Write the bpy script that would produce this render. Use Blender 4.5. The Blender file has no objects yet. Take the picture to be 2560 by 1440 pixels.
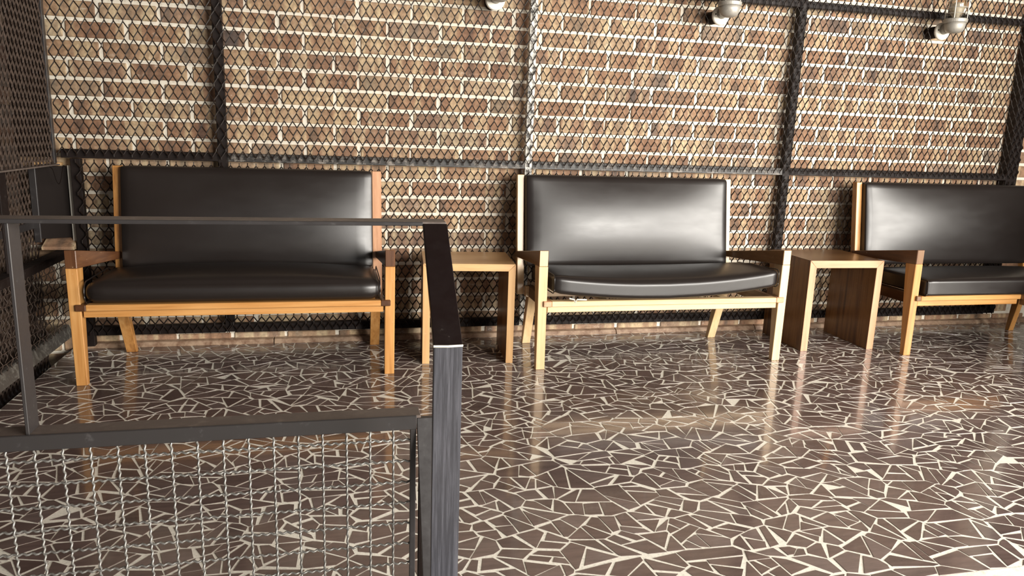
import bpy, bmesh, math, random
from mathutils import Vector, Matrix
rnd = random.Random(11)
sc = bpy.context.scene
col = sc.collection

# ------------------------------------------------------------------ camera
CAM = Vector((0.0, 0.0, 1.15))
ROT = Matrix(((0.9738804, 0.0127491, -0.2267032),
              (-0.2244583, 0.2048046, -0.9527190),
              (0.0342836, 0.9787198, 0.2023168)))
FPX = 1853.0
cd = bpy.data.cameras.new('camera'); cam = bpy.data.objects.new('camera', cd); col.objects.link(cam)
cd.sensor_width = 36.0; cd.lens = FPX / 2560 * 36.0; cd.clip_start = 0.05; cd.clip_end = 100
m = ROT.to_4x4(); m.translation = CAM; cam.matrix_world = m
sc.camera = cam
def project(p):
    v = ROT.transposed() @ (Vector(p) - CAM)
    if v.z > -0.05: return None
    return (1280 + FPX * v.x / -v.z, 720 - FPX * v.y / -v.z)

# ------------------------------------------------------------------ world, lights, exposure
w = bpy.data.worlds.new('world'); sc.world = w; w.use_nodes = True
bg = w.node_tree.nodes['Background']; bg.inputs['Color'].default_value = (0.93, 0.95, 1.0, 1); bg.inputs['Strength'].default_value = 0.12
def area(name, loc, target, sx, sy, power, colr):
    ld = bpy.data.lights.new(name, 'AREA'); ld.shape = 'RECTANGLE'; ld.size = sx; ld.size_y = sy
    ld.energy = power; ld.color = colr
    o = bpy.data.objects.new(name, ld); col.objects.link(o); o.location = loc
    o.rotation_euler = (Vector(target) - Vector(loc)).to_track_quat('-Z', 'Y').to_euler()
    return o
area('daylight_opening', (3.1, -2.0, 1.6), (1.6, 4.0, 0.7), 2.0, 1.7, 215, (1.0, 0.96, 0.89))
area('daylight_opening', (6.4, -1.0, 1.9), (2.4, 4.0, 0.8), 3.8, 2.5, 450, (1.0, 0.955, 0.88))
sc.view_settings.view_transform = 'Standard'; sc.view_settings.look = 'None'
sc.view_settings.exposure = 1.0; sc.view_settings.gamma = 1.0; sc.view_settings.use_curve_mapping = False

# ------------------------------------------------------------------ helpers
def tag(o, label=None, cat=None, group=None, kind=None):
    if label: o['label'] = label
    if cat: o['category'] = cat
    if group: o['group'] = group
    if kind: o['kind'] = kind
    return o
def thing(name, loc, label, cat, group=None):
    o = bpy.data.objects.new(name, None); o.empty_display_size = 0.1; col.objects.link(o); o.location = loc
    o['base'] = list(loc)
    return tag(o, label, cat, group)
def rootloc(p):
    while p.parent: p = p.parent
    return p.location
def put(name, me, mat, parent=None):
    o = bpy.data.objects.new(name, me)
    if mat and len(me.materials) == 0: me.materials.append(mat)
    col.objects.link(o)
    if parent is not None: o.parent = parent
    return o
def obj(name, bm, mat, parent=None, smooth=False):
    me = bpy.data.meshes.new(name)
    if parent is not None:
        bmesh.ops.translate(bm, verts=bm.verts, vec=-rootloc(parent))
    bm.normal_update(); bm.to_mesh(me); bm.free()
    if smooth:
        for p in me.polygons: p.use_smooth = True
    return put(name, me, mat, parent)
def hexa(pts, bevel=0.0, bm=None):
    """eight points: bottom loop (4, ccw from above), then top loop"""
    own = bm is None
    bm = bm or bmesh.new()
    v = [bm.verts.new(p) for p in pts]
    fs = [bm.faces.new([v[i] for i in f]) for f in ((3, 2, 1, 0), (4, 5, 6, 7), (0, 1, 5, 4), (1, 2, 6, 5), (2, 3, 7, 6), (3, 0, 4, 7))]
    if bevel:
        es = list({e for f in fs for e in f.edges})
        bmesh.ops.bevel(bm, geom=es, offset=bevel, segments=1, affect='EDGES', profile=0.5)
    return bm
def box(x0, x1, y0, y1, z0, z1, bevel=0.0, bm=None):
    return hexa([(x0, y0, z0), (x1, y0, z0), (x1, y1, z0), (x0, y1, z0), (x0, y0, z1), (x1, y0, z1), (x1, y1, z1), (x0, y1, z1)], bevel, bm)
def tube(pts, r, n=6, bm=None, cap=True):
    bm = bm or bmesh.new()
    rings = []
    ref = Vector((0, 0, 1))
    d0 = (Vector(pts[-1]) - Vector(pts[0]))
    if d0.length > 1e-6 and abs(d0.normalized().z) > 0.8: ref = Vector((0, 1, 0))
    for i, p in enumerate(pts):
        a = Vector(pts[max(i - 1, 0)]); b = Vector(pts[min(i + 1, len(pts) - 1)])
        t = (b - a)
        t = t.normalized() if t.length > 1e-9 else Vector((1, 0, 0))
        u = t.cross(ref)
        u = u.normalized() if u.length > 1e-5 else t.orthogonal().normalized()
        k = t.cross(u)
        rings.append([bm.verts.new(Vector(p) + (u * math.cos(j * 2 * math.pi / n) + k * math.sin(j * 2 * math.pi / n)) * r) for j in range(n)])
    for a, b in zip(rings, rings[1:]):
        for j in range(n): bm.faces.new((a[j], a[(j + 1) % n], b[(j + 1) % n], b[j]))
    if cap:
        bm.faces.new(rings[0][::-1]); bm.faces.new(rings[-1])
    return bm
def lathe(profile, c, axis='z', n=32, bm=None):
    """profile: (radius, height) pairs around the axis through c"""
    bm = bm or bmesh.new(); c = Vector(c); rings = []
    for r, h in profile:
        ring = []
        for j in range(n):
            a = 2 * math.pi * j / n
            p = Vector((r * math.cos(a), r * math.sin(a), h)) if axis == 'z' else Vector((r * math.cos(a), h, r * math.sin(a)))
            ring.append(bm.verts.new(c + p))
        rings.append(ring)
    for a, b in zip(rings, rings[1:]):
        for j in range(n):
            f = (a[j], a[(j + 1) % n], b[(j + 1) % n], b[j])
            bm.faces.new(f if axis == 'z' else f[::-1])
    f = rings[0][::-1]; bm.faces.new(f if axis == 'z' else f[::-1])
    f = rings[-1]; bm.faces.new(f if axis == 'z' else f[::-1])
    return bm
def cushion(cx, cy, cz, hx, hy, hz, r, crown_axis, crown, warp=None, cuts=17, back=0.4, edge=4.0):
    """upholstered pad: rounded box bulging on its two faces across crown_axis"""
    bm = bmesh.new(); bmesh.ops.create_cube(bm, size=2.0)
    bmesh.ops.subdivide_edges(bm, edges=bm.edges, cuts=cuts, use_grid_fill=True)
    h = (hx, hy, hz); o1, o2 = [i for i in range(3) if i != crown_axis]
    for v in bm.verts:
        p = [math.copysign(abs(c) ** 0.62, c) for c in v.co]
        q = Vector([p[i] * h[i] for i in range(3)])
        inn = Vector([max(-(h[i] - r), min(h[i] - r, q[i])) for i in range(3)])
        d = q - inn
        if d.length > 1e-9:
            # keep box faces flat, round only the edges
            q = inn + d.normalized() * r if sum(1 for i in range(3) if abs(d[i]) > 1e-7) > 1 else q
        s = (1 - abs(p[o1]) ** edge) * (1 - abs(p[o2]) ** (edge * 0.8))
        k = p[crown_axis]
        q[crown_axis] += crown * s * k * (1.0 if k > 0 else back)
        v.co = warp(q) if warp else q
        v.co += Vector((cx, cy, cz))
    return bm

# ------------------------------------------------------------------ materials
def newmat(name):
    ma = bpy.data.materials.new(name); ma.use_nodes = True
    nt = ma.node_tree; b = nt.nodes['Principled BSDF']
    return ma, nt, b
def N(nt, t, **kw):
    n = nt.nodes.new(t)
    for k, v in kw.items():
        if k.startswith('_'): setattr(n, k[1:], v)
        else: n.inputs[k].default_value = v
    return n
def L(nt, a, b): nt.links.new(a, b)
def ramp(nt, fac, stops, interp='LINEAR'):
    r = nt.nodes.new('ShaderNodeValToRGB'); r.color_ramp.interpolation = interp
    el = r.color_ramp.elements
    while len(el) < len(stops): el.new(0.5)
    for e, (p, c) in zip(el, stops):
        e.position = p; e.color = (c[0], c[1], c[2], 1) if hasattr(c, '__len__') else (c, c, c, 1)
    L(nt, fac, r.inputs[0]); return r
def mix(nt, a, b, fac, mode='MIX'):
    n = nt.nodes.new('ShaderNodeMix'); n.data_type = 'RGBA'; n.blend_type = mode
    for sock, val in ((n.inputs[6], a), (n.inputs[7], b), (n.inputs[0], fac)):
        if hasattr(val, 'is_linked'): L(nt, val, sock)
        elif hasattr(val, '__len__'): sock.default_value = (val[0], val[1], val[2], 1)
        else: sock.default_value = val
    return n.outputs[2]
def pos(nt, scale=(1, 1, 1), offset=None):
    g = nt.nodes.new('ShaderNodeNewGeometry'); mp = nt.nodes.new('ShaderNodeMapping')
    mp.inputs['Scale'].default_value = scale
    L(nt, g.outputs['Position'], mp.inputs[0])
    if offset is not None: L(nt, offset, mp.inputs['Location'])
    return mp.outputs[0]
def pick(nt):
    """one random number per piece, whether the piece is an object or an island"""
    g = nt.nodes.new('ShaderNodeNewGeometry'); oi = nt.nodes.new('ShaderNodeObjectInfo')
    a = N(nt, 'ShaderNodeMath', _operation='ADD'); L(nt, g.outputs['Random Per Island'], a.inputs[0]); L(nt, oi.outputs['Random'], a.inputs[1])
    f = N(nt, 'ShaderNodeMath', _operation='FRACT'); L(nt, a.outputs[0], f.inputs[0])
    k = N(nt, 'ShaderNodeMath', _operation='MULTIPLY'); L(nt, f.outputs[0], k.inputs[0]); k.inputs[1].default_value = 57.0
    return f.outputs[0], k.outputs[0]
def noise(nt, vec, scale, detail=3.0, rough=0.55, out='Fac'):
    n = N(nt, 'ShaderNodeTexNoise', Scale=scale, Detail=detail, Roughness=rough); L(nt, vec, n.inputs['Vector']); return n.outputs[out]
def bump(nt, b, h, strength, dist=0.01):
    n = N(nt, 'ShaderNodeBump', Strength=strength, Distance=dist); L(nt, h, n.inputs['Height']); L(nt, n.outputs[0], b.inputs['Normal'])

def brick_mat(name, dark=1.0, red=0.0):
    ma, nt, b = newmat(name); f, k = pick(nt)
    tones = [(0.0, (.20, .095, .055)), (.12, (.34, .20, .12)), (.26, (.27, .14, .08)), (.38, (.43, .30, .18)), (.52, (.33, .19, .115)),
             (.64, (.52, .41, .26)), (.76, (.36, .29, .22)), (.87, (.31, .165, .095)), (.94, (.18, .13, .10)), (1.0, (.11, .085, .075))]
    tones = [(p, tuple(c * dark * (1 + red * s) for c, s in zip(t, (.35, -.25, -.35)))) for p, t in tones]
    base = ramp(nt, f, tones)
    cmb = nt.nodes.new('ShaderNodeCombineXYZ'); L(nt, k, cmb.inputs[2]); L(nt, k, cmb.inputs[0])
    v = pos(nt, (15, 3, 2.5), cmb.outputs[0])
    band = noise(nt, v, 1.0, 1.5, .5)
    other = ramp(nt, band, [(.30, (.09, .06, .045)), (.40, (.26, .14, .08)), (.52, (.36, .22, .13)), (.60, (.62, .48, .29)), (.72, (.38, .25, .16))])
    c1 = mix(nt, base.outputs[0], mix(nt, other.outputs[0], (dark, dark, dark), 1.0, 'MULTIPLY'), 0.62)
    fine = noise(nt, pos(nt), 42, 5, .7)
    fr = ramp(nt, fine, [(.28, .45), (.5, .95), (.72, 1.35)])
    c2 = mix(nt, c1, fr.outputs[0], 0.8, 'MULTIPLY')
    lime = noise(nt, pos(nt, (1, 1, 1.4)), 16, 6, .72)
    lm = ramp(nt, lime, [(.60, 0.0), (.72, .75)])
    c3 = mix(nt, c2, (.62 * dark, .53 * dark, .43 * dark), lm.outputs[0])
    L(nt, c3, b.inputs['Base Color']); b.inputs['Roughness'].default_value = .78
    bump(nt, b, fine, .45, .004)
    return ma
M = {}
M['brick'] = brick_mat('fired_clay_brick')
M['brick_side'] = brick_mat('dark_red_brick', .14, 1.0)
ma, nt, b = newmat('lime_mortar'); f = noise(nt, pos(nt), 30, 6, .7); r = ramp(nt, f, [(.25, (.42, .36, .29)), (.42, (.74, .68, .57)), (.7, (.86, .81, .70))])
L(nt, r.outputs[0], b.inputs['Base Color']); b.inputs['Roughness'].default_value = .85; bump(nt, b, f, .4, .004); M['mortar'] = ma
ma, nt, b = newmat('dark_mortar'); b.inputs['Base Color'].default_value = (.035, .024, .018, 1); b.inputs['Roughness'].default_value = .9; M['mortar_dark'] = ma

ma, nt, b = newmat('brown_paving_stone'); f, k = pick(nt)
base = ramp(nt, f, [(0, (.090, .060, .053)), (.3, (.120, .083, .074)), (.55, (.104, .070, .062)), (.8, (.138, .102, .093)), (1, (.082, .056, .049))])
cmb = nt.nodes.new('ShaderNodeCombineXYZ'); L(nt, k, cmb.inputs[0]); L(nt, k, cmb.inputs[1])
g1 = noise(nt, pos(nt, (9, 45, 9), cmb.outputs[0]), 1.0, 4, .6)
gr = ramp(nt, g1, [(.3, .72), (.6, 1.15), (.75, 1.4)])
sp = noise(nt, pos(nt), 260, 2, .5); spr = ramp(nt, sp, [(.70, 0.0), (.78, .35)])
c = mix(nt, mix(nt, base.outputs[0], gr.outputs[0], .7, 'MULTIPLY'), (.42, .38, .33), spr.outputs[0])
L(nt, c, b.inputs['Base Color'])
rr = ramp(nt, noise(nt, pos(nt), 7, 4, .6), [(.3, .10), (.7, .24)]); L(nt, rr.outputs[0], b.inputs['Roughness'])
b.inputs['Coat Weight'].default_value = .45; b.inputs['Coat Roughness'].default_value = .06
bump(nt, b, g1, .12, .002); M['stone'] = ma
ma, nt, b = newmat('cement_grout'); f = noise(nt, pos(nt), 120, 5, .75); r = ramp(nt, f, [(.3, (.52, .50, .44)), (.5, (.78, .75, .66)), (.7, (.84, .81, .72))])
L(nt, r.outputs[0], b.inputs['Base Color']); b.inputs['Roughness'].default_value = .32; b.inputs['Coat Weight'].default_value = .3; b.inputs['Coat Roughness'].default_value = .1; M['grout'] = ma

def wood(name, stops, axis, rough=.34, sc_=1.0):
    ma, nt, b = newmat(name)
    s = [62 * sc_] * 3; s['xyz'.index(axis)] = 3.0
    oi = nt.nodes.new('ShaderNodeObjectInfo'); k = N(nt, 'ShaderNodeMath', _operation='MULTIPLY'); L(nt, oi.outputs['Random'], k.inputs[0]); k.inputs[1].default_value = 31
    cmb = nt.nodes.new('ShaderNodeCombineXYZ'); [L(nt, k.outputs[0], cmb.inputs[i]) for i in range(3)]
    f = noise(nt, pos(nt, s, cmb.outputs[0]), 1.0, 4, .6)
    s2 = [9 * sc_] * 3; s2['xyz'.index(axis)] = 1.1
    f2 = noise(nt, pos(nt, s2, cmb.outputs[0]), 1.0, 2, .5)
    a = N(nt, 'ShaderNodeMath', _operation='MULTIPLY'); L(nt, f, a.inputs[0]); a.inputs[1].default_value = .45
    bb = N(nt, 'ShaderNodeMath', _operation='MULTIPLY'); L(nt, f2, bb.inputs[0]); bb.inputs[1].default_value = .55
    ad = N(nt, 'ShaderNodeMath', _operation='ADD'); L(nt, a.outputs[0], ad.inputs[0]); L(nt, bb.outputs[0], ad.inputs[1])
    r = ramp(nt, ad.outputs[0], stops)
    wear = noise(nt, pos(nt), 60, 4, .7); wr = ramp(nt, wear, [(.66, 0.0), (.74, .45)])
    c = mix(nt, r.outputs[0], (.62, .45, .27), wr.outputs[0])
    L(nt, c, b.inputs['Base Color']); b.inputs['Roughness'].default_value = rough
    b.inputs['Coat Weight'].default_value = .15; b.inputs['Coat Roughness'].default_value = .2
    bump(nt, b, f, .15, .001)
    return ma
TONE = dict(amber=[(.32, (.22, .085, .02)), (.5, (.46, .215, .062)), (.68, (.60, .33, .12))],
            pale=[(.3, (.50, .32, .15)), (.5, (.66, .46, .25)), (.7, (.76, .57, .34))],
            umber=[(.3, (.045, .017, .007)), (.5, (.085, .033, .013)), (.7, (.15, .065, .026))],
            walnut=[(.3, (.085, .038, .014)), (.5, (.16, .078, .03)), (.7, (.22, .115, .05))],
            rose=[(.3, (.34, .15, .07)), (.5, (.48, .25, .135)), (.7, (.58, .34, .20))],
            honey=[(.3, (.42, .22, .09)), (.5, (.58, .35, .16)), (.7, (.66, .43, .22))],
            stripe=[(.34, (.055, .02, .006)), (.44, (.16, .07, .02)), (.52, (.22, .105, .032)), (.60, (.13, .055, .016)), (.70, (.06, .022, .007))])
_w = {}
def W(tone, axis):
    if (tone, axis) not in _w: _w[tone, axis] = wood('%s_teak_along_%s' % (tone, axis), TONE[tone], axis)
    return _w[tone, axis]
ma, nt, b = newmat('black_leatherette'); f = noise(nt, pos(nt), 420, 3, .6); f2 = noise(nt, pos(nt, (1, 1, 3)), 5, 4, .6)
b.inputs['Base Color'].default_value = (.012, .009, .008, 1)
rr = ramp(nt, f2, [(.3, .31), (.7, .38)]); L(nt, rr.outputs[0], b.inputs['Roughness']); b.inputs['IOR'].default_value = 1.55
bump(nt, b, f, .10, .0012); M['leather'] = ma
def metal(name, base, rough, dust=None, dfac=(.55, .75), metallic=0.0, stretch=(1, 1, 1)):
    ma, nt, b = newmat(name)
    f = noise(nt, pos(nt, stretch), 26, 6, .75)
    if dust:
        r = ramp(nt, f, [(dfac[0], 0.0), (dfac[1], 1.0)])
        L(nt, mix(nt, base, dust, r.outputs[0]), b.inputs['Base Color'])
    else: b.inputs['Base Color'].default_value = (*base, 1)
    rr = ramp(nt, f, [(.3, rough * .8), (.7, rough * 1.35)]); L(nt, rr.outputs[0], b.inputs['Roughness'])
    b.inputs['Metallic'].default_value = metallic
    return ma
M['paint'] = metal('black_painted_steel', (.024, .021, .021), .36, (.07, .065, .065), (.60, .80))
M['post'] = metal('black_steel_sky_tint', (.026, .026, .033), .36, (.11, .11, .13), (.45, .75), 0.0, (4, 4, .12)); M['screen'] = metal('dull_black_steel', (.008, .004, .003), .6, (.03, .02, .016), (.6, .75)); M['screen'].node_tree.nodes['Principled BSDF'].inputs['Specular IOR Level'].default_value = .25  # post: bluish sky reflection put into the black paint's colour
M['paint_worn'] = metal('worn_black_steel', (.02, .017, .015), .5, (.26, .23, .20), (.50, .66))
M['flaked'] = metal('flaked_white_over_black_steel', (.03, .026, .024), .5, (.72, .69, .62), (.40, .52))
M['mesh'] = metal('black_expanded_steel', (.010, .005, .003), .5, (.04, .028, .022), (.6, .75)); M['mesh'].node_tree.nodes['Principled BSDF'].inputs['Specular IOR Level'].default_value = .3
M['mesh_side'] = metal('dusty_expanded_steel', (.040, .026, .019), .6, (.075, .05, .037), (.5, .7)); M['mesh_side'].node_tree.nodes['Principled BSDF'].inputs['Specular IOR Level'].default_value = .3
M['wire'] = metal('galvanised_wire', (.30, .29, .27), .42, (.12, .11, .10), (.5, .7), .75)
M['handrail'] = metal('brown_dusty_steel', (.085, .065, .055), .45, (.14, .11, .09), (.5, .7))
M['alu'] = metal('matt_grey_cast_metal', (.34, .32, .285), .45, (.24, .225, .20), (.5, .7), .3)
M['white'] = metal('off_white_enamel', (.62, .59, .52), .5, (.62, .58, .5), (.6, .75))
ma, nt, b = newmat('smoky_glass'); b.inputs['Base Color'].default_value = (.82, .74, .62, 1); b.inputs['Transmission Weight'].default_value = 1.0
b.inputs['Roughness'].default_value = .08; b.inputs['IOR'].default_value = 1.45; M['glass'] = ma
ma, nt, b = newmat('brown_painted_skirting'); f = noise(nt, pos(nt), 20, 5, .7); r = ramp(nt, f, [(.35, (.16, .085, .05)), (.6, (.36, .25, .17))]); L(nt, r.outputs[0], b.inputs['Base Color']); b.inputs['Roughness'].default_value = .5; M['skirt'] = ma
ma, nt, b = newmat('dark_ceiling'); b.inputs['Base Color'].default_value = (.07, .05, .04, 1); b.inputs['Roughness'].default_value = .9; M['ceiling'] = ma
ma, nt, b = newmat('blue_grey_tile'); f = noise(nt, pos(nt), 90, 4, .6); r = ramp(nt, f, [(.4, (.20, .21, .23)), (.7, (.42, .43, .45))]); L(nt, r.outputs[0], b.inputs['Base Color']); b.inputs['Roughness'].default_value = .4; M['tile'] = ma
ma, nt, b = newmat('flat_black_panel'); b.inputs['Base Color'].default_value = (.006, .003, .002, 1); b.inputs['Specular IOR Level'].default_value = .12; b.inputs['Roughness'].default_value = .7; M['black'] = ma

# ------------------------------------------------------------------ structure: brick walls
YW = 4.10            # mortar face of the back wall
PITCH, COURSE = .2745, .0915
def brick_mesh(seed, lx=.257, ly=.05, lz=.0750):
    r = random.Random(seed); bm = bmesh.new(); bmesh.ops.create_cube(bm, size=1.0)
    for v in bm.verts: v.co = Vector((v.co.x * lx, v.co.y * ly, v.co.z * lz)) + Vector((r.uniform(-.0015, .0015), 0, r.uniform(-.0015, .0015)))
    es = [e for e in bm.edges if all(v.co.y < 0 for v in e.verts) or abs(e.verts[0].co.y - e.verts[1].co.y) > .01]
    bmesh.ops.bevel(bm, geom=es, offset=.004, segments=1, affect='EDGES')
    bm.normal_update()
    me = bpy.data.meshes.new('brick'); bm.to_mesh(me); bm.free(); me.materials.append(M['brick']); return me
variants = [brick_mesh(i) for i in range(8)]
wall = obj('wall_back', box(-1.95, 4.72, YW, YW + .12, -.45, 2.35), M['mortar']); tag(wall, kind='structure')
wall['label'] = 'multicoloured red and tan brick back wall with pale mortar'
def brick_list():
    out = []
    for rI in range(-4, 24):
        z = .0183 + COURSE * (rI + .0)          # centre of course
        off = -1.262 if rI % 2 == 1 else -1.112
        for k in range(-3, 23):
            x = off + PITCH * k + PITCH / 2
            if -1.93 < x - .13 and x + .13 < 4.70: out.append((x + rnd.uniform(-.004, .004), z))
    return out
BR = brick_list(); rank = []
for x, z in BR:
    p = [project((x + sx * .13, YW - .008, z + sz * .04)) for sx, sz in ((-1, -1), (1, -1), (1, 1), (-1, 1))]
    a = 0.0
    q = [(min(2560, max(0, u)), min(1440, max(0, v))) for u, v in p]
    for i in range(4): a += q[i][0] * q[(i + 1) % 4][1] - q[(i + 1) % 4][0] * q[i][1]
    a = abs(a) / 2
    cx, cz = x, z
    if z < .93 and z > .35 and (-.93 < x < .12 or 1.2 < x < 2.2 or 3.4 < x): a *= .02   # behind the bench backs
    if z < .35 and z > .2 and (-.93 < x < .12 or 1.2 < x < 2.2 or 3.4 < x): a *= .1
    if x < -1.5: a *= .1
    rank.append(a)
order = sorted(range(len(BR)), key=lambda i: -rank[i]); single = set(order[:300])
bmr = bmesh.new()
for i, (x, z) in enumerate(BR):
    me = variants[rnd.randrange(8)]; y = YW + .0175 + rnd.uniform(-.002, .002)
    mt = Matrix.Translation((x, y, z)) @ Matrix.Rotation(rnd.uniform(-.006, .006), 4, 'Y') @ Matrix.Diagonal((rnd.uniform(.985, 1.01), 1, rnd.uniform(.96, 1.02), 1))
    if rnd.random() < .5: mt = mt @ Matrix.Rotation(math.pi, 4, 'Y')
    if i in single:
        o = bpy.data.objects.new('brick', me); col.objects.link(o); o.parent = wall; o.matrix_local = mt
    else:
        n0 = len(bmr.verts); bmr.from_mesh(me); bmr.verts.ensure_lookup_table()
        for v in bmr.verts[n0:]: v.co = mt @ v.co
tag(obj('brickwork', bmr, M['brick'], wall), kind='stuff')
# side walls
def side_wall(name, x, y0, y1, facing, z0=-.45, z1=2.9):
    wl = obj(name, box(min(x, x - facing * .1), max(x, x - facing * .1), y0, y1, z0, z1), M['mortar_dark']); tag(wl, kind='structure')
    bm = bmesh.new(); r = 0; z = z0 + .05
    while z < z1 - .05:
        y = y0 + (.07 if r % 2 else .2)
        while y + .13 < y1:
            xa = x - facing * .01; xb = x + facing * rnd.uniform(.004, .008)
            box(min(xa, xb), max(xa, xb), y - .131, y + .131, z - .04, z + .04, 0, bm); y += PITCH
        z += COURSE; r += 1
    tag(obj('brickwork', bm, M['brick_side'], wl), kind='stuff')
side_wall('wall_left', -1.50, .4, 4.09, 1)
side_wall('wall_right', 4.72, 2.2, 4.09, -1)  # out-of-view wall, run forward to shade the right bench's end
tag(obj('ceiling', box(-1.95, 9.0, -1.6, 4.2, 2.9, 3.0), M['ceiling']), kind='structure')

# ------------------------------------------------------------------ structure: crazy paved floor
FX0, FX1, FY0, FY1 = -1.335, 4.70, 1.52, 4.075
floor = obj('floor', box(FX0, FX1, FY0 - .075, YW, -.12, -.0012), M['grout']); tag(floor, kind='structure')
floor['label'] = 'polished crazy paved floor of brown stone shards in white grout'
def clip(poly, nx, ny, c):
    out = []
    for i in range(len(poly)):
        a, b_ = poly[i], poly[(i + 1) % len(poly)]
        da = a[0] * nx + a[1] * ny - c; db = b_[0] * nx + b_[1] * ny - c
        if da <= 0: out.append(a)
        if (da < 0 < db) or (db < 0 < da):
            t = da / (da - db); out.append((a[0] + (b_[0] - a[0]) * t, a[1] + (b_[1] - a[1]) * t))
    return out
def area2(p): return abs(sum(p[i][0] * p[(i + 1) % len(p)][1] - p[(i + 1) % len(p)][0] * p[i][1] for i in range(len(p)))) / 2
def inset(poly, wide):
    c = (sum(p[0] for p in poly) / len(poly), sum(p[1] for p in poly) / len(poly)); out = list(poly)
    for i in range(len(poly)):
        a, b_ = poly[i], poly[(i + 1) % len(poly)]
        dx, dy = b_[0] - a[0], b_[1] - a[1]; l = math.hypot(dx, dy)
        if l < 1e-5: continue
        nx, ny = dy / l, -dx / l
        if (c[0] - a[0]) * nx + (c[1] - a[1]) * ny > 0: nx, ny = -nx, -ny
        dist = abs((c[0] - a[0]) * nx + (c[1] - a[1]) * ny)
        g1 = min(wide * rnd.choice((.6, .8, 1.0, 1.3, 1.9, 3.3)), dist * .38); g2 = min(wide * rnd.choice((.5, .7, 1.0, 1.3, 2.0, 3.6)), dist * .38)
        pa = (a[0] - nx * g1, a[1] - ny * g1); pb = (b_[0] - nx * g2, b_[1] - ny * g2)
        dx, dy = pb[0] - pa[0], pb[1] - pa[1]; l = math.hypot(dx, dy)
        if l < 1e-6: continue
        mx, my = dy / l, -dx / l
        if (c[0] - pa[0]) * mx + (c[1] - pa[1]) * my > 0: mx, my = -mx, -my
        out = clip(out, mx, my, pa[0] * mx + pa[1] * my)
        if len(out) < 3: return []
    return out
SX, SH = 1.42, .10      # stones run longer along the wall
seeds = []; cell = .097
gx = int((FX1 - FX0) / SX / cell) + 4; gy = int((FY1 - FY0) / cell) + 2
for i in range(-2, gx):
    for j in range(-2, gy + 8):
        u, v = i + rnd.uniform(-.15, 1.05), j + rnd.uniform(-.15, 1.05)
        if rnd.random() < .07: continue
        seeds.append((u * cell, v * cell, i, j))
buck = {}
for s in seeds: buck.setdefault((int(s[0] // cell), int(s[1] // cell)), []).append(s)
stones = []
for s in seeds:
    poly = [(s[0] - .25, s[1] - .25), (s[0] + .25, s[1] - .25), (s[0] + .25, s[1] + .25), (s[0] - .25, s[1] + .25)]
    bi, bj = int(s[0] // cell), int(s[1] // cell)
    for di in (-3, -2, -1, 0, 1, 2, 3):
        for dj in (-3, -2, -1, 0, 1, 2, 3):
            for t in buck.get((bi + di, bj + dj), ()):
                if t is s: continue
                nx, ny = t[0] - s[0], t[1] - s[1]; l = math.hypot(nx, ny)
                if l < 1e-6: continue
                nx /= l; ny /= l
                poly = clip(poly, nx, ny, (s[0] + t[0]) / 2 * nx + (s[1] + t[1]) / 2 * ny)
                if len(poly) < 3: break
            if len(poly) < 3: break
        if len(poly) < 3: break
    poly = [(FX0 + q[0] * SX, FY0 + q[1] - SH * q[0] * SX) for q in poly]
    for n_ in ((1, 0, FX1), (-1, 0, -FX0), (0, 1, FY1), (0, -1, -FY0)):
        if len(poly) >= 3: poly = clip(poly, *n_)
    if len(poly) < 3: continue
    todo = [poly]; tries = 0
    while todo:
        p = todo.pop(); A = area2(p)
        if A < .0011: 
            if A > .00015: stones.append(p)
            continue
        if A > .0105 or (A > .0060 and rnd.random() < .72) or (A > .0034 and rnd.random() < .20):
            c = (sum(q[0] for q in p) / len(p), sum(q[1] for q in p) / len(p))
            th = rnd.uniform(0, math.pi)
            # cut mostly across the long side
            far = max(p, key=lambda q: math.hypot(q[0] - c[0], q[1] - c[1])); th0 = math.atan2(far[1] - c[1], far[0] - c[0])
            th = th0 + rnd.choice((0, 1)) * rnd.gauss(0, .9) + rnd.gauss(0, .5)
            nx, ny = math.cos(th), math.sin(th); cc = (c[0] + rnd.uniform(-.016, .016)) * nx + (c[1] + rnd.uniform(-.016, .016)) * ny
            halves = (clip(p, nx, ny, cc), clip(p, -nx, -ny, -cc))
            def slim(q):
                if len(q) < 3: return True
                return area2(q) / sum(math.dist(q[i], q[(i + 1) % len(q)]) for i in range(len(q))) ** 2 < .036
            if any(slim(q) for q in halves):
                tries = tries + 1
                if tries < 9: todo.append(p)
                else: stones.append(p); tries = 0
                continue
            tries = 0
            for q in halves: todo.append(q)
        else: stones.append(p)
info = []
for p in stones:
    q = inset(p, .0030 if area2(p) > .001 else .0019)
    if len(q) < 3 or area2(q) < .00006: continue
    # drop near duplicate points
    r_ = [q[0]]
    for t in q[1:]:
        if math.hypot(t[0] - r_[-1][0], t[1] - r_[-1][1]) > .002: r_.append(t)
    if math.hypot(r_[0][0] - r_[-1][0], r_[0][1] - r_[-1][1]) < .002: r_.pop()
    if len(r_) < 3: continue
    if sum(r_[i][0] * r_[(i + 1) % len(r_)][1] - r_[(i + 1) % len(r_)][0] * r_[i][1] for i in range(len(r_))) < 0: r_.reverse()
    pr = [project((t[0], t[1], 0)) for t in r_]
    if any(x is None for x in pr): a = 0
    else:
        a = area2(pr); mx = sum(x[0] for x in pr) / len(pr); my = sum(x[1] for x in pr) / len(pr)
        if not (0 < mx < 2560 and 0 < my < 1440): a *= .01
        if mx < 1060 and my > 1070: a *= .8
        if 1075 < mx < 1155: a *= .02
    info.append((a, r_))
info.sort(key=lambda t: -t[0])
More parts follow.
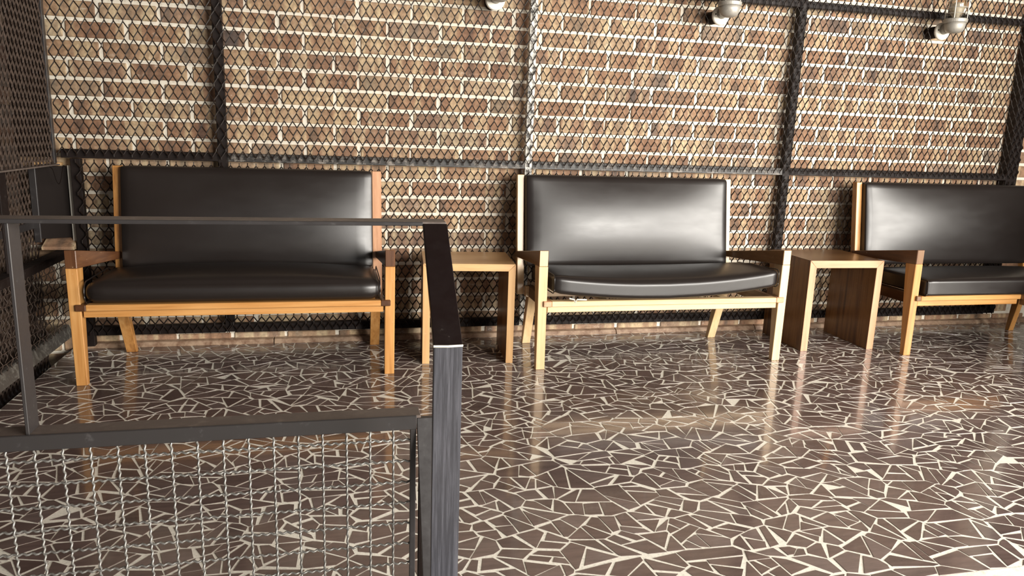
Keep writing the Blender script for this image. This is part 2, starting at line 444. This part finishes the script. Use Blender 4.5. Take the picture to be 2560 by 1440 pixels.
def stone_bm(poly, bm, o=(0, 0)):
    c = (sum(q[0] for q in poly) / len(poly), sum(q[1] for q in poly) / len(poly))
    dz = rnd.uniform(-.0003, .0003)
    lo = [bm.verts.new((q[0] - o[0], q[1] - o[1], -.004)) for q in poly]
    k = .0002
    hi = []
    for q in poly:
        d = math.hypot(q[0] - c[0], q[1] - c[1]) or 1
        hi.append(bm.verts.new((q[0] - (q[0] - c[0]) / d * k - o[0], q[1] - (q[1] - c[1]) / d * k - o[1], dz)))
    n = len(poly)
    for i in range(n): bm.faces.new((lo[i], lo[(i + 1) % n], hi[(i + 1) % n], hi[i]))
    bm.faces.new(hi)
rest = bmesh.new()
for i, (a, p) in enumerate(info):
    if i < 300:
        bm = bmesh.new(); c = (sum(q[0] for q in p) / len(p), sum(q[1] for q in p) / len(p)); stone_bm(p, bm, c)
        me = bpy.data.meshes.new('paving_stone'); bm.normal_update(); bm.to_mesh(me); bm.free()
        o = put('paving_stone', me, M['stone'], floor); o.location = (c[0], c[1], 0)
    else: stone_bm(p, rest)
tag(obj('paving_stones', rest, M['stone'], floor), kind='stuff')
# skirting, curb, lower landing
bm = bmesh.new()
xs = [-1.32, -.35, .62, 1.62, 2.55, 3.42, 4.70]
for a_, b_ in zip(xs, xs[1:]):
    hexa([(a_ + .002, 4.052, -.002), (b_ - .002, 4.052, -.002), (b_ - .002, YW, -.002), (a_ + .002, YW, -.002), (a_ + .002, 4.066, .022), (b_ - .002, 4.066, .022), (b_ - .002, YW, .028), (a_ + .002, YW, .028)], .002, bm)
tag(obj('baseboard_back', bm, M['skirt']), kind='structure')
tag(obj('trim_1', box(FX0, FX1, 1.435, 1.522, -.1, .0002, .004), M['mortar']), kind='structure')
low = obj('floor', box(-1.84, 6.5, -1.2, 1.435, -.5, -.052), M['mortar']); tag(low, kind='structure')
for i in range(0, 14):
    for j in range(3):
        x0 = -1.2 + i * .3; y0 = 1.435 - .3 * (j + 1)
        o = obj('tile', box(x0 + .004, x0 + .296, y0 + .004, y0 + .296, -.056, -.048, .0015), M['tile'], low)
tag(obj('floor', box(-1.84, FX0, 1.44, 4.09, -.5, -.42), M['mortar_dark']), kind='structure')

# ------------------------------------------------------------------ expanded metal
def expanded(origin, U, V, Nn, w_, h_, name, mat, parent, pu=.0409, pv=.0788, th=(.0029, .0040), dep=.0056, lean=0.45, seed=1, holes=(), bond=.0065):
    """sheet of expanded metal; strands are thin flat bars between short vertical bonds"""
    r = random.Random(seed); O = Vector(origin); U = Vector(U); V = Vector(V); Nn = Vector(Nn)
    a, b_ = pu / 2, pv / 2; ni, nj = int(w_ / a), int(h_ / b_)
    nodes = {}
    for j in range(nj + 1):
        for i in range(ni + 1):
            if (i + j) % 2 == 0: nodes[i, j] = (i * a + r.uniform(-.0006, .0006) + .0012 * math.sin(j * .55 + i * .05), j * b_ + r.uniform(-.0006, .0006))
    verts, faces = [], []
    def bar(p, q, t, d, tw):
        du, dv = q[0] - p[0], q[1] - p[1]; l = math.hypot(du, dv)
        pu_, pv_ = -dv / l, du / l
        # cross section rotated by tw
        c_, s_ = math.cos(tw), math.sin(tw); n0 = len(verts)
        for P in (p, q):
            for sa, sb in ((-1, -1), (1, -1), (1, 1), (-1, 1)):
                x = sa * t / 2 * c_ - sb * d / 2 * s_; y = sa * t / 2 * s_ + sb * d / 2 * c_
                w3 = O + U * (P[0] + pu_ * x) + V * (P[1] + pv_ * x) + Nn * y
                verts.append(w3)
        for f in ((0, 1, 5, 4), (1, 2, 6, 5), (2, 3, 7, 6), (3, 0, 4, 7)): faces.append([n0 + k for k in f])
    for (i, j), p in nodes.items():
        wx, wz = O + U * p[0] + V * p[1], 0
        if any(h(wx) for h in holes): continue
        bar((p[0], p[1] - bond), (p[0], p[1] + bond), .0036, dep, r.uniform(-.3, .3))
        for s in (-1, 1):
            q = nodes.get((i + s, j + 1))
            if q and not any(h(O + U * q[0] + V * q[1]) for h in holes):
                bar((p[0] + s * .0006, p[1] + bond * .8), (q[0] - s * .0006, q[1] - bond * .8), th[0] if s < 0 else th[1], dep, lean * (1 if s > 0 else -1))
    base = rootloc(parent)
    me = bpy.data.meshes.new(name); me.from_pydata([v - base for v in verts], [], faces); me.update()
    o = put(name, me, mat, parent); return o

YB = 4.02   # bar plane front
scr = thing('mesh_screen', (-1.3, 4.03, 0), 'black expanded metal screen on steel frame across the brick back wall', 'mesh screen')
def sbar(name, x0, x1, y0, y1, z0, z1, mt='screen', label=None):
    o = obj(name, box(x0, x1, y0, y1, z0, z1, .002), M[mt], scr)
    if label: o['label'] = label
    return o
# posts
sbar('post', -.588, -.543, YB, 4.06, .08, 2.15)
sbar('post', 1.006, 1.046, YB, 4.06, .08, 2.15, 'flaked', 'post with flaked white paint')
sbar('post', 2.602, 2.652, YB, 4.06, .08, 2.15)
sbar('post', 4.235, 4.32, YB, 4.08, .08, 2.15)
sbar('post', -1.262, -1.218, YB, 4.06, .02, .965)
# rails in lengths between the posts
px = [(-1.30, -.588), (-.543, 1.006), (1.046, 2.602), (2.652, 4.235)]
for i, (a_, b_) in enumerate(px):
    sbar('rail', a_, b_, YB, 4.055, .968, 1.010, 'paint_worn' if 0 < i < 3 else 'screen', 'scuffed grey middle rail' if 0 < i < 3 else None)
    sbar('rail', max(a_, -1.218), b_, YB, 4.055, .076, .122)
    sbar('rail', a_, b_, YB, 4.055, 1.925, 1.962)
lampx = [(.803, 1.835), (2.083, 1.838), (3.543, 1.846)]
holes = [lambda p, c=c: (p.x - c[0]) ** 2 + (p.z - c[1]) ** 2 < .047 ** 2 for c in lampx]
for i, (a_, b_) in enumerate([(-1.31, -.57), (-.57, 1.02), (1.02, 2.61), (2.61, 4.30)]):
    expanded((a_ + .002, 4.008, .985), (1, 0, 0), (0, 0, 1), (0, -1, 0), b_ - a_ + .012, .93 + .02, 'mesh_sheet', M['mesh'], scr, seed=10 + i, holes=holes)
    a2 = max(a_, -1.235)
    expanded((a2 + .002, 4.008, .088), (1, 0, 0), (0, 0, 1), (0, -1, 0), b_ - a2 + .012, .90, 'mesh_sheet', M['mesh'], scr, seed=20 + i, bond=.0085)
    expanded((a_ + .002, 4.008, 1.935), (1, 0, 0), (0, 0, 1), (0, -1, 0), b_ - a_ + .012, .22, 'mesh_sheet', M['mesh'], scr, seed=30 + i, holes=holes)
scr2 = thing('side_mesh_screen', (-1.335, 3.6, .94), 'upper dark expanded metal side screen at the left end, above the side railing', 'mesh screen')
expanded((-1.325, 4.03, .945), (0, -1, 0), (0, 0, 1), (1, 0, 0), 1.0, 1.2, 'mesh_sheet', M['mesh_side'], scr2, pu=.0405, pv=.074, th=(.003, .003), dep=.0075, lean=-.7, seed=50)
obj('edge_bar', box(-1.333, -1.318, 3.99, 4.02, .94, 2.2, .001), M['paint'], scr2)
obj('black_backing', box(-1.498, -1.337, 4.045, 4.058, .968, 2.2, .001), M['black'], scr2)  # black sheet added to hide the pale wall end behind the mesh
scr3 = thing('side_mesh_screen', (-1.44, 3.6, -.4), 'lower dark expanded metal side screen seen behind the side railing', 'mesh screen')
expanded((-1.44, 4.04, -.38), (0, -1, 0), (0, 0, 1), (1, 0, 0), 1.3, .63 + .38 , 'mesh_sheet', M['mesh_side'], scr3, pu=.0405, pv=.074, th=(.003, .003), dep=.0075, lean=-.7, seed=51)
expanded((-1.44, 4.04, .66), (0, -1, 0), (0, 0, 1), (1, 0, 0), 1.3, .28, 'mesh_sheet', M['mesh_side'], scr3, pu=.0405, pv=.074, th=(.003, .003), dep=.0075, lean=-.7, seed=52)
obj('cross_bar', box(-1.455, -1.43, 2.75, 4.06, .628, .662, .002), M['paint'], scr3)

# ------------------------------------------------------------------ railings
def wave(p, q, n_amp, amp=.0022, per=.0167, step=.0042, ph=0.0):
    p, q = Vector(p), Vector(q); L_ = (q - p).length; n = max(2, int(L_ / step)); out = []
    for i in range(n + 1):
        s = L_ * i / n; out.append(p.lerp(q, i / n) + Vector(n_amp) * (amp * math.sin(2 * math.pi * s / per + ph)))
    return out
r1 = thing('railing', (.18, 1.5, -.05), 'black steel railing with a crimped wire panel in the left foreground', 'railing')
# handrail: flat bar with a dusty top
obj('handrail', box(-1.25, .214, 1.498, 1.552, .9655, .9715, .0015), M['handrail'], r1)
obj('handrail_edge', box(-1.25, .166, 1.492, 1.4985, .9635, .9715, .001), M['paint'], r1)
# kinked end post: leaning head and upright shaft, both flat bar
t_ = .012
o = obj('post_head', hexa([(.160, 1.250, .783), (.2115, 1.250, .783), (.2115, 1.250 + t_, .775), (.160, 1.250 + t_, .775),
     (.1665, 1.492, .968), (.2150, 1.492, .968), (.2150, 1.492 + t_ * 1.6, .966), (.1665, 1.492 + t_ * 1.6, .966)], .001), M['black'], r1)
o.data.materials.clear(); o.data.materials.append(metal('black_steel_dark_reflection', (.006, .003, .003), .33, (.12, .10, .09), (.66, .8)))  # same steel as the shaft; dark ceiling reflection put into its colour
obj('weld_seam', tube([(.1595, 1.2505, .7815), (.185, 1.2485, .7812), (.2120, 1.2505, .7815)], .0022), M['white'], r1)
obj('post', box(.1600, .2115, 1.250, 1.262, -.05, .7805, .0012), M['post'], r1)
obj('upright', box(-.5875, -.5810, 1.500, 1.5500, .556, .966, .001), M['paint'], r1)
bm = box(-1.25, .166, 1.500, 1.5505, .5495, .5560, .001); box(-1.25, .157, 1.500, 1.506, .527, .5495, .001, bm)
obj('lower_rail', bm, M['handrail'], r1)
obj('lower_rail_edge', box(-1.25, .157, 1.494, 1.4998, .5260, .5575, .0015), M['paint'], r1)
fr = obj('panel_frame', box(.1440, .1560, 1.496, 1.512, -.04, .527, .001), M['paint'], r1)
hexa_b = hexa([(.163, 1.275, -.02), (.2, 1.275, -.02), (.2, 1.285, -.02), (.163, 1.285, -.02), (.158, 1.500, .5495), (.2, 1.500, .5495), (.2, 1.512, .5495), (.158, 1.512, .5495)], .001)
obj('brace', hexa_b, M['paint'], r1)
obj('foot_post', box(.163, .176, 1.500, 1.512, -.05, .53, .001), M['black'], r1)
x = .1085; k = 0
while x > -1.2:
    o = obj('wire', tube(wave((x, 1.505, -.03), (x, 1.505, .53), (0.35, .94, 0), ph=k * 2.1), .0025, 6), M['wire'], r1, True); x -= .0490; k += 1
for k in range(12):
    z = .4995 - .0488 * k
    if z < -.02: break
    o = obj('wire', tube(wave((-1.22, 1.505, z), (.149, 1.505, z), (0, .86, .5), ph=k * 1.7), .0025, 6), M['wire'], r1, True)
r2 = thing('railing', (-1.335, 3.5, -.1), 'dark steel side railing with wire panel along the left floor edge, behind the foreground rail', 'railing')
obj('handrail', box(-1.36, -1.305, 2.85, 4.02, .932, .939, .001), M['handrail'], r2)
obj('upright', box(-1.34, -1.333, 3.40, 3.47, .515, .932, .001), M['screen'], r2)
bm = box(-1.36, -1.305, 2.85, 4.04, .509, .516, .001); box(-1.311, -1.305, 2.85, 4.04, .478, .509, .001, bm)
obj('middle_rail', bm, M['screen'], r2)
obj('bracket', box(-1.31, -1.264, 3.955, 4.0, .509, .517, .001), M['screen'], r2)
obj('base_rail', hexa([(-1.36, 2.85, .082), (-1.318, 2.85, .072), (-1.318, 4.04, .072), (-1.36, 4.04, .082), (-1.36, 2.85, .135), (-1.335, 2.85, .135), (-1.335, 4.04, .135), (-1.36, 4.04, .135)], .004), metal('worn_grey_rail', (.05, .045, .04), .35, (.16, .15, .13), (.5, .7)), r2)
y = 2.9; k = 0
while y < 4.02:
    obj('wire', tube(wave((-1.33, y, .13), (-1.33, y, .49), (1, 0.3, 0), amp=.0045, per=.048, step=.006, ph=k * 3.14), .0022, 5), M['mesh_side'], r2, True); y += .049; k += 1
for k in range(8):
    z = .165 + .0455 * k
    obj('wire', tube(wave((-1.327, 2.86, z), (-1.327, 4.03, z), (1, 0, 0), amp=.001, per=.098, step=.02), .0022, 5), M['mesh_side'], r2, True)

# ------------------------------------------------------------------ recess in the wall at the left
t = thing('wall_panel', (-1.38, 4.08, .55), 'black panel with a pale edge strip filling the recess in the far left corner', 'panel')
obj('plate', hexa([(-1.41, 4.0, .575), (-1.288, 4.07, .575), (-1.288, 4.085, .575), (-1.41, 4.015, .575), (-1.41, 4.0, .925), (-1.288, 4.07, .925), (-1.288, 4.085, .925), (-1.41, 4.015, .925)], .001), M['black'], t)
obj('side_strip', box(-1.435, -1.405, 3.985, 3.999, .56, .93, .002), M['paint'], t)
obj('edge_strip', box(-1.288, -1.270, 4.055, 4.088, .55, .93, .001), M['white'], t)
obj('sill', hexa([(-1.415, 4.0, .52), (-1.270, 4.0, .52), (-1.270, 4.09, .52), (-1.415, 4.09, .52), (-1.415, 4.0, .535), (-1.270, 4.0, .535), (-1.270, 4.09, .575), (-1.415, 4.09, .575)], .002), M['brick'], t)
t = obj('brick_row_end', box(-1.43, -1.312, 4.026, 4.086, .929, .943, .002), W('honey', 'x')); tag(t, 'short tan end of a brick row under the side screen in the left corner', 'ledge')  # stands for the end of a brick row, added as a tan strip
pts = [(-1.36 + .10 * u, 3.95, .925 + .01 * math.sin(9 * u) - (.075 * math.sin((u - .45) / .45 * math.pi) if .45 < u < .9 else 0)) for u in [i / 30 for i in range(31)]]
tag(obj('cable', tube(pts, .0022, 5), M['black'], None, True), 'thin black cable loop hanging at the end of the side handrail', 'cable')

# ------------------------------------------------------------------ benches
def bench(label, fl, fr_, rl, rr, yf, yr, tones, z_arm=.605, cush=None, corner=None, zr=.362, yrl=3.95):
    """fl/fr: outer x of the front legs; rl/rr: outer x of the back posts"""
    T = tones; cx = (fl + fr_) / 2
    b0 = thing('bench', (cx, (yf + yr) / 2, 0), label, 'bench', 'black seated wooden benches along the wall')
    lw = .046
    for s, xo, xb in ((-1, fl, rl), (1, fr_, rr)):
        if corner and s > 0: break
        x0, x1 = (xo, xo + lw) if s < 0 else (xo - lw, xo)
        dx = .004 * s
        obj('leg', hexa([(x0, yf, 0), (x1, yf, 0), (x1, yf + .030, 0), (x0, yf + .030, 0), (x0 + dx, yf, z_arm - .08), (x1 + dx, yf, z_arm - .08), (x1 + dx, yf + .078, z_arm - .08), (x0 + dx, yf + .078, z_arm - .08)], .002), W(T['leg'], 'z'), b0)
        xr0, xr1 = (xb - .004, xb + .034) if s < 0 else (xb - .034, xb + .004)
        ya = 3.89
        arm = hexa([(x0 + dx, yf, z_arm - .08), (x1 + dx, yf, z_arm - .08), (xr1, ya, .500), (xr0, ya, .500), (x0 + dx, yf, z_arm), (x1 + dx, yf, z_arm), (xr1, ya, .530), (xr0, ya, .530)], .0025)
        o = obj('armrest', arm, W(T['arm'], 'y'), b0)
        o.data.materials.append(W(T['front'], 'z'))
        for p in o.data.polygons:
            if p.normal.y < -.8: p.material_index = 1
    # back posts and rear legs
    for s, xo in ((-1, rl), (1, rr)):
        pw = T.get('pw', (.038, .038))[0 if s < 0 else 1]
        x0, x1 = (xo, xo + pw) if s < 0 else (xo - pw, xo)
        obj('back_post', hexa([(x0, 3.835, .30), (x1, 3.835, .30), (x1, 3.875, .30), (x0, 3.875, .30), (x0, 3.925, .941), (x1, 3.925, .941), (x1, 3.965, .941), (x0, 3.965, .941)], .002), W(T['post'] if s < 0 else T.get('post2', T['post']), 'z'), b0)
        q0, q1 = T['rear'][0 if s < 0 else 1]
        obj('leg', hexa([(q0, yr, 0), (q1, yr, 0), (q1, yr + .03, 0), (q0, yr + .03, 0), (q0, 3.80, .31), (q1, 3.80, .31), (q1, 3.86, .31), (q0, 3.86, .31)], .002), W(T['leg'], 'z'), b0)
    # seat frame
    fx0, fx1 = fl + .024, fr_ - .018
    if corner: fx1 = corner
    ra, rb = fx0 + .042, fx1 - .045
    if corner: ra, rb = fx0 + .03, fx1 - .002
    yy = yf - .012
    obj('front_rail', box(ra, rb, yy, yy + .045, zr - .027, zr, .0025), W(T['rail'], 'x'), b0)
    for a_, b_ in ((fx0, ra), (rb, fx1)):
        if b_ - a_ < .01: continue
        obj('rail_end', box(a_, b_, yy - .0005, yy + .045, zr - .028, zr + .0008, .003), W(T['end'], 'y'), b0)
    obj('apron', box(fl + .05, (fr_ - .05) if not corner else corner - .004, yf + .008, yf + .034, zr - .060, zr - .028, .002), W(T['rail'], 'x'), b0)
    for xa in ((fl + .046, fr_ - .046) if not corner else (fl + .046,)):
        s = 1 if xa < cx else -1
        x0, x1 = min(xa, xa + s * .03), max(xa, xa + s * .03)
        obj('side_rail', box(x0, x1, yy + .045, 3.845, zr - .060, zr - .001, .002), W(T['arm'], 'y'), b0)
    obj('rear_rail', box(rl + .038, rr - .038, 3.80, 3.835, zr - .06, zr - .002, .002), W(T['rail'], 'x'), b0)
    for i in range(3):
        xx = fx0 + (fr_ - fx0) * (i + 1) / 4 if not corner else fx0 + .17 * (i + 1)
        obj('slat', box(xx - .02, xx + .02, yy + .045, 3.80, zr - .02, zr - .006, .002), W(T['rail'], 'y'), b0)
    # cushions
    bx0, bx1 = rl + T.get('pw', (.038, .038))[0] + .002, rr - T.get('pw', (.038, .038))[1] - .002
    def lean(q): return Vector((q.x, q.y + q.z * .165, q.z))
    obj('back_cushion', cushion((bx0 + bx1) / 2, 3.882, .700, (bx1 - bx0) / 2, .034, .243, .016, 1, .040, lean, edge=2.5, back=1.0), M['leather'], b0, True)
    c = cush
    sx0, sx1, z0, z1, y0, y1 = c['x0'], c['x1'], c['z0'], c['z1'], c.get('y0', yf - .024), 3.83
    hx, hy, hz = (sx1 - sx0) / 2, (y1 - y0) / 2, (z1 - z0) / 2
    wf = c.get('warp')
    o = obj('seat_cushion', cushion((sx0 + sx1) / 2, (y0 + y1) / 2, (z0 + z1) / 2, hx, hy, hz, c.get('r', .03), 2, c.get('crown', .02), wf, back=0, edge=c.get('edge', 3.0)), M['leather'], b0, True)
    for s in (-1, 1):
        if corner and s > 0: continue
        pts = []
        r = c.get('r', .03) * .9
        for (sy, sz, a0) in ((-1, -1, 180), (1, -1, 270), (1, 1, 0), (-1, 1, 90)):
            for k in range(5):
                a = math.radians(a0 + 22.5 * k)
                q = Vector((s * (hx - .006), sy * (hy - r) + math.cos(a) * r, sz * (hz - r) + math.sin(a) * r))
                if wf: q = wf(q)
                pts.append(q + Vector(((sx0 + sx1) / 2, (y0 + y1) / 2, (z0 + z1) / 2)))
        pts.append(pts[0])
        obj('piping', tube(pts, .0028, 6), M['leather'], o, True)
    return b0
A = bench('long black seated teak bench at the left, behind the foreground railing', -1.135, .252, -1.052, .217, 3.455, 3.965,
      dict(leg='amber', arm='umber', front='umber', post2='rose', pw=(.038, .046), post='amber', rail='amber', end='umber', rear=((-1.059, -1.009), (.158, .208))),
      cush=dict(x0=-1.072, x1=.190, z0=.369, z1=.468, r=.047, crown=.046, edge=2.6), zr=.367)
def warp2(q):
    u = (q.x) / .62
    dz = .012 * (u - .0) + .048 * (u * u) - .008
    dz *= 1.0 if q.y < 0 else 1.0 - min(1, q.y / .2) * .6
    return Vector((q.x, q.y - .012 * u, q.z * (1.0 - .06 * abs(u)) + dz))
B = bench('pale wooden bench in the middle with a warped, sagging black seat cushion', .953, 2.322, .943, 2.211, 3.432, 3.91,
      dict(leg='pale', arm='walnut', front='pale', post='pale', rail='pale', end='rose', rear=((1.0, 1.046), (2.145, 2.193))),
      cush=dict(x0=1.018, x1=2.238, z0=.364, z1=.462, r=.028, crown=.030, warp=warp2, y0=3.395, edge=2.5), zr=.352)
obj('torn_lining', tube([(1.10, 3.398, .372), (1.125, 3.396, .366), (1.13, 3.396, .352), (1.14, 3.397, .366), (1.19, 3.398, .364)], .004, 5), M['white'], B)
C_ = bench('black seated teak corner bench at the right edge of the picture', 3.112, 4.38, 3.050, 4.345, 3.432, 3.86,
      dict(leg='amber', arm='umber', front='walnut', post='amber', rail='amber', end='walnut', rear=((3.15, 3.19), (4.288, 4.326))),
      cush=dict(x0=3.180, x1=4.30, z0=.346, z1=.438, r=.016, crown=.022, edge=4.0), corner=3.85, zr=.345)
# the return of the corner bench, running toward the front along the right side
obj('return_rail', box(3.846, 3.885, 2.30, 3.42, .318, .345, .0025), W('walnut', 'y'), C_)
obj('return_apron', box(3.862, 3.888, 2.32, 3.44, .283, .317, .002), W('walnut', 'y'), C_)
obj('return_cushion', cushion(4.09, 2.86, .392, .225, .548, .046, .016, 2, .02, None), M['leather'], C_, True)
for x_, y_ in ((3.87, 2.32), (4.31, 2.32), (4.31, 3.3)):
    obj('leg', hexa([(x_, y_, 0), (x_ + .03, y_, 0), (x_ + .03, y_ + .04, 0), (x_, y_ + .04, 0), (x_ - .01, y_, .283), (x_ + .035, y_, .283), (x_ + .035, y_ + .06, .283), (x_ - .01, y_ + .06, .283)], .002), W('amber', 'z'), C_)
obj('return_side_rail', box(4.30, 4.335, 2.32, 3.80, .283, .343, .002), W('walnut', 'y'), C_)
obj('return_back_cushion', cushion(4.37, 2.95, .69, .034, .62, .24, .016, 0, .02, lambda q: Vector((q.x + q.z * .165, q.y, q.z))), M['leather'], C_, True)

# ------------------------------------------------------------------ side tables
def table(label, x0, x1, y0, y1, h, thk, edge, veneer, top, turn=0.0):
    t = thing('side_table', ((x0 + x1) / 2, (y0 + y1) / 2, 0), label, 'side table')
    e = .004
    bmx = hexa([(x0 + thk, y0 + e, h - thk), (x1 - thk, y0 + e, h - thk), (x1 - thk, y1, h - thk), (x0 + thk, y1, h - thk), (x0 + .001, y0 + e, h), (x1 - .001, y0 + e, h), (x1 - .001, y1, h), (x0 + .001, y1, h)], .0008)
    obj('top_panel', bmx, W(top, 'x'), t)
    obj('edge_band', hexa([(x0 + thk, y0, h - thk), (x1 - thk, y0, h - thk), (x1 - thk, y0 + e, h - thk), (x0 + thk, y0 + e, h - thk), (x0 + .001, y0, h), (x1 - .001, y0, h), (x1 - .001, y0 + e, h), (x0 + .001, y0 + e, h)], .0008), W(edge, 'x'), t)
    for s in (-1, 1):
        xo, xi = (x0, x0 + thk) if s < 0 else (x1, x1 - thk)
        a_, b_ = min(xo, xi), max(xo, xi)
        zt = lambda xx: h - .001 if xx == xo else h - thk
        def pan(ya, yb): return hexa([(a_, ya, 0), (b_, ya, 0), (b_, yb, 0), (a_, yb, 0), (a_, ya, zt(a_)), (b_, ya, zt(b_)), (b_, yb, zt(b_)), (a_, yb, zt(a_))], .0008)
        obj('side_panel', pan(y0 + e, y1), W(veneer, 'z'), t)
        obj('edge_band', pan(y0, y0 + e), W(edge, 'z'), t)
    t.rotation_euler = (0, 0, turn)
    return t
table('open cube side table with honey coloured edges, between the left and middle benches', .418, .880, 3.575, 3.965, .515, .036, 'honey', 'stripe', 'honey', -.085)
table('open cube side table with reddish edges and dark striped sides, between middle and right benches', 2.556, 3.024, 3.575, 3.985, .522, .042, 'rose', 'stripe', 'walnut', -.02)

# ------------------------------------------------------------------ wall lamps
def lamp(label, x, z):
    t = thing('wall_lamp', (x, 3.96, z), label, 'wall lamp', 'caged bulkhead lamps on the screen')
    p = obj('wall_plate', lathe([(.049, .012), (.051, .009), (.051, -.001), (.047, -.006), (.02, -.008)][::-1], (x, 3.972, z), 'y', 36), M['white'], t, False)
    for a in (-1, 1): obj('screw', lathe([(.0035, -.0105), (.0035, -.006)], (x + a * .036, 3.972, z + .004), 'y', 10), M['black'], p)
    obj('mount_box', lathe([(.035, 0), (.035, .1)], (x, 3.985, z), 'y', 20), M['black'], t)
    obj('arm', lathe([(.022, -.09), (.026, -.03), (.030, -.006)], (x, 3.972, z + .01), 'y', 24), M['alu'], t, True)
    yc = 3.883; zb = z - .022
    obj('cup', lathe([(.006, 0), (.028, .002), (.044, .010), (.052, .024), (.055, .042), (.056, .060)], (x, yc, zb), 'z', 36), M['alu'], t, True)
    obj('collar', lathe([(.057, .056), (.063, .060), (.064, .076), (.060, .080), (.03, .080)], (x, yc, zb), 'z', 36), M['alu'], t, False)
    obj('glass_jar', lathe([(.046, .080), (.046, .175), (.042, .195), (.028, .212), (.008, .218)], (x, yc, zb), 'z', 28), M['glass'], t, True)
    obj('bulb', lathe([(.012, .08), (.012, .105), (.026, .135), (.026, .150), (.012, .170)], (x, yc, zb), 'z', 20), M['white'], t, True)
    cg = obj('guard', box(x - .001, x + .001, yc - .001, yc + .001, zb + .236, zb + .238), M['white'], t)
    for k in range(4):
        a = math.radians(38 + 90 * k)
        c_, s_ = math.cos(a), math.sin(a)
        obj('guard_bar', tube([(x + .058 * c_, yc + .058 * s_, zb + .078), (x + .058 * c_, yc + .058 * s_, zb + .19), (x + .045 * c_, yc + .045 * s_, zb + .222), (x + .02 * c_, yc + .02 * s_, zb + .236), (x, yc, zb + .238)], .0028, 6), M['white'], cg, True)
    for hz_ in (.108, .140, .185):
        obj('guard_ring', tube([(x + .058 * math.cos(2 * math.pi * j / 28), yc + .058 * math.sin(2 * math.pi * j / 28), zb + hz_) for j in range(29)], .002, 5), M['alu'], cg, True)
lamp('caged metal wall lamp, leftmost of three, only its round plate showing at the top edge', .803, 1.828)
lamp('caged metal wall lamp, middle of three, its rounded cup showing at the top edge', 2.083, 1.838)
lamp('caged metal wall lamp near the top right corner, rightmost of three with its glass visible', 3.543, 1.846)
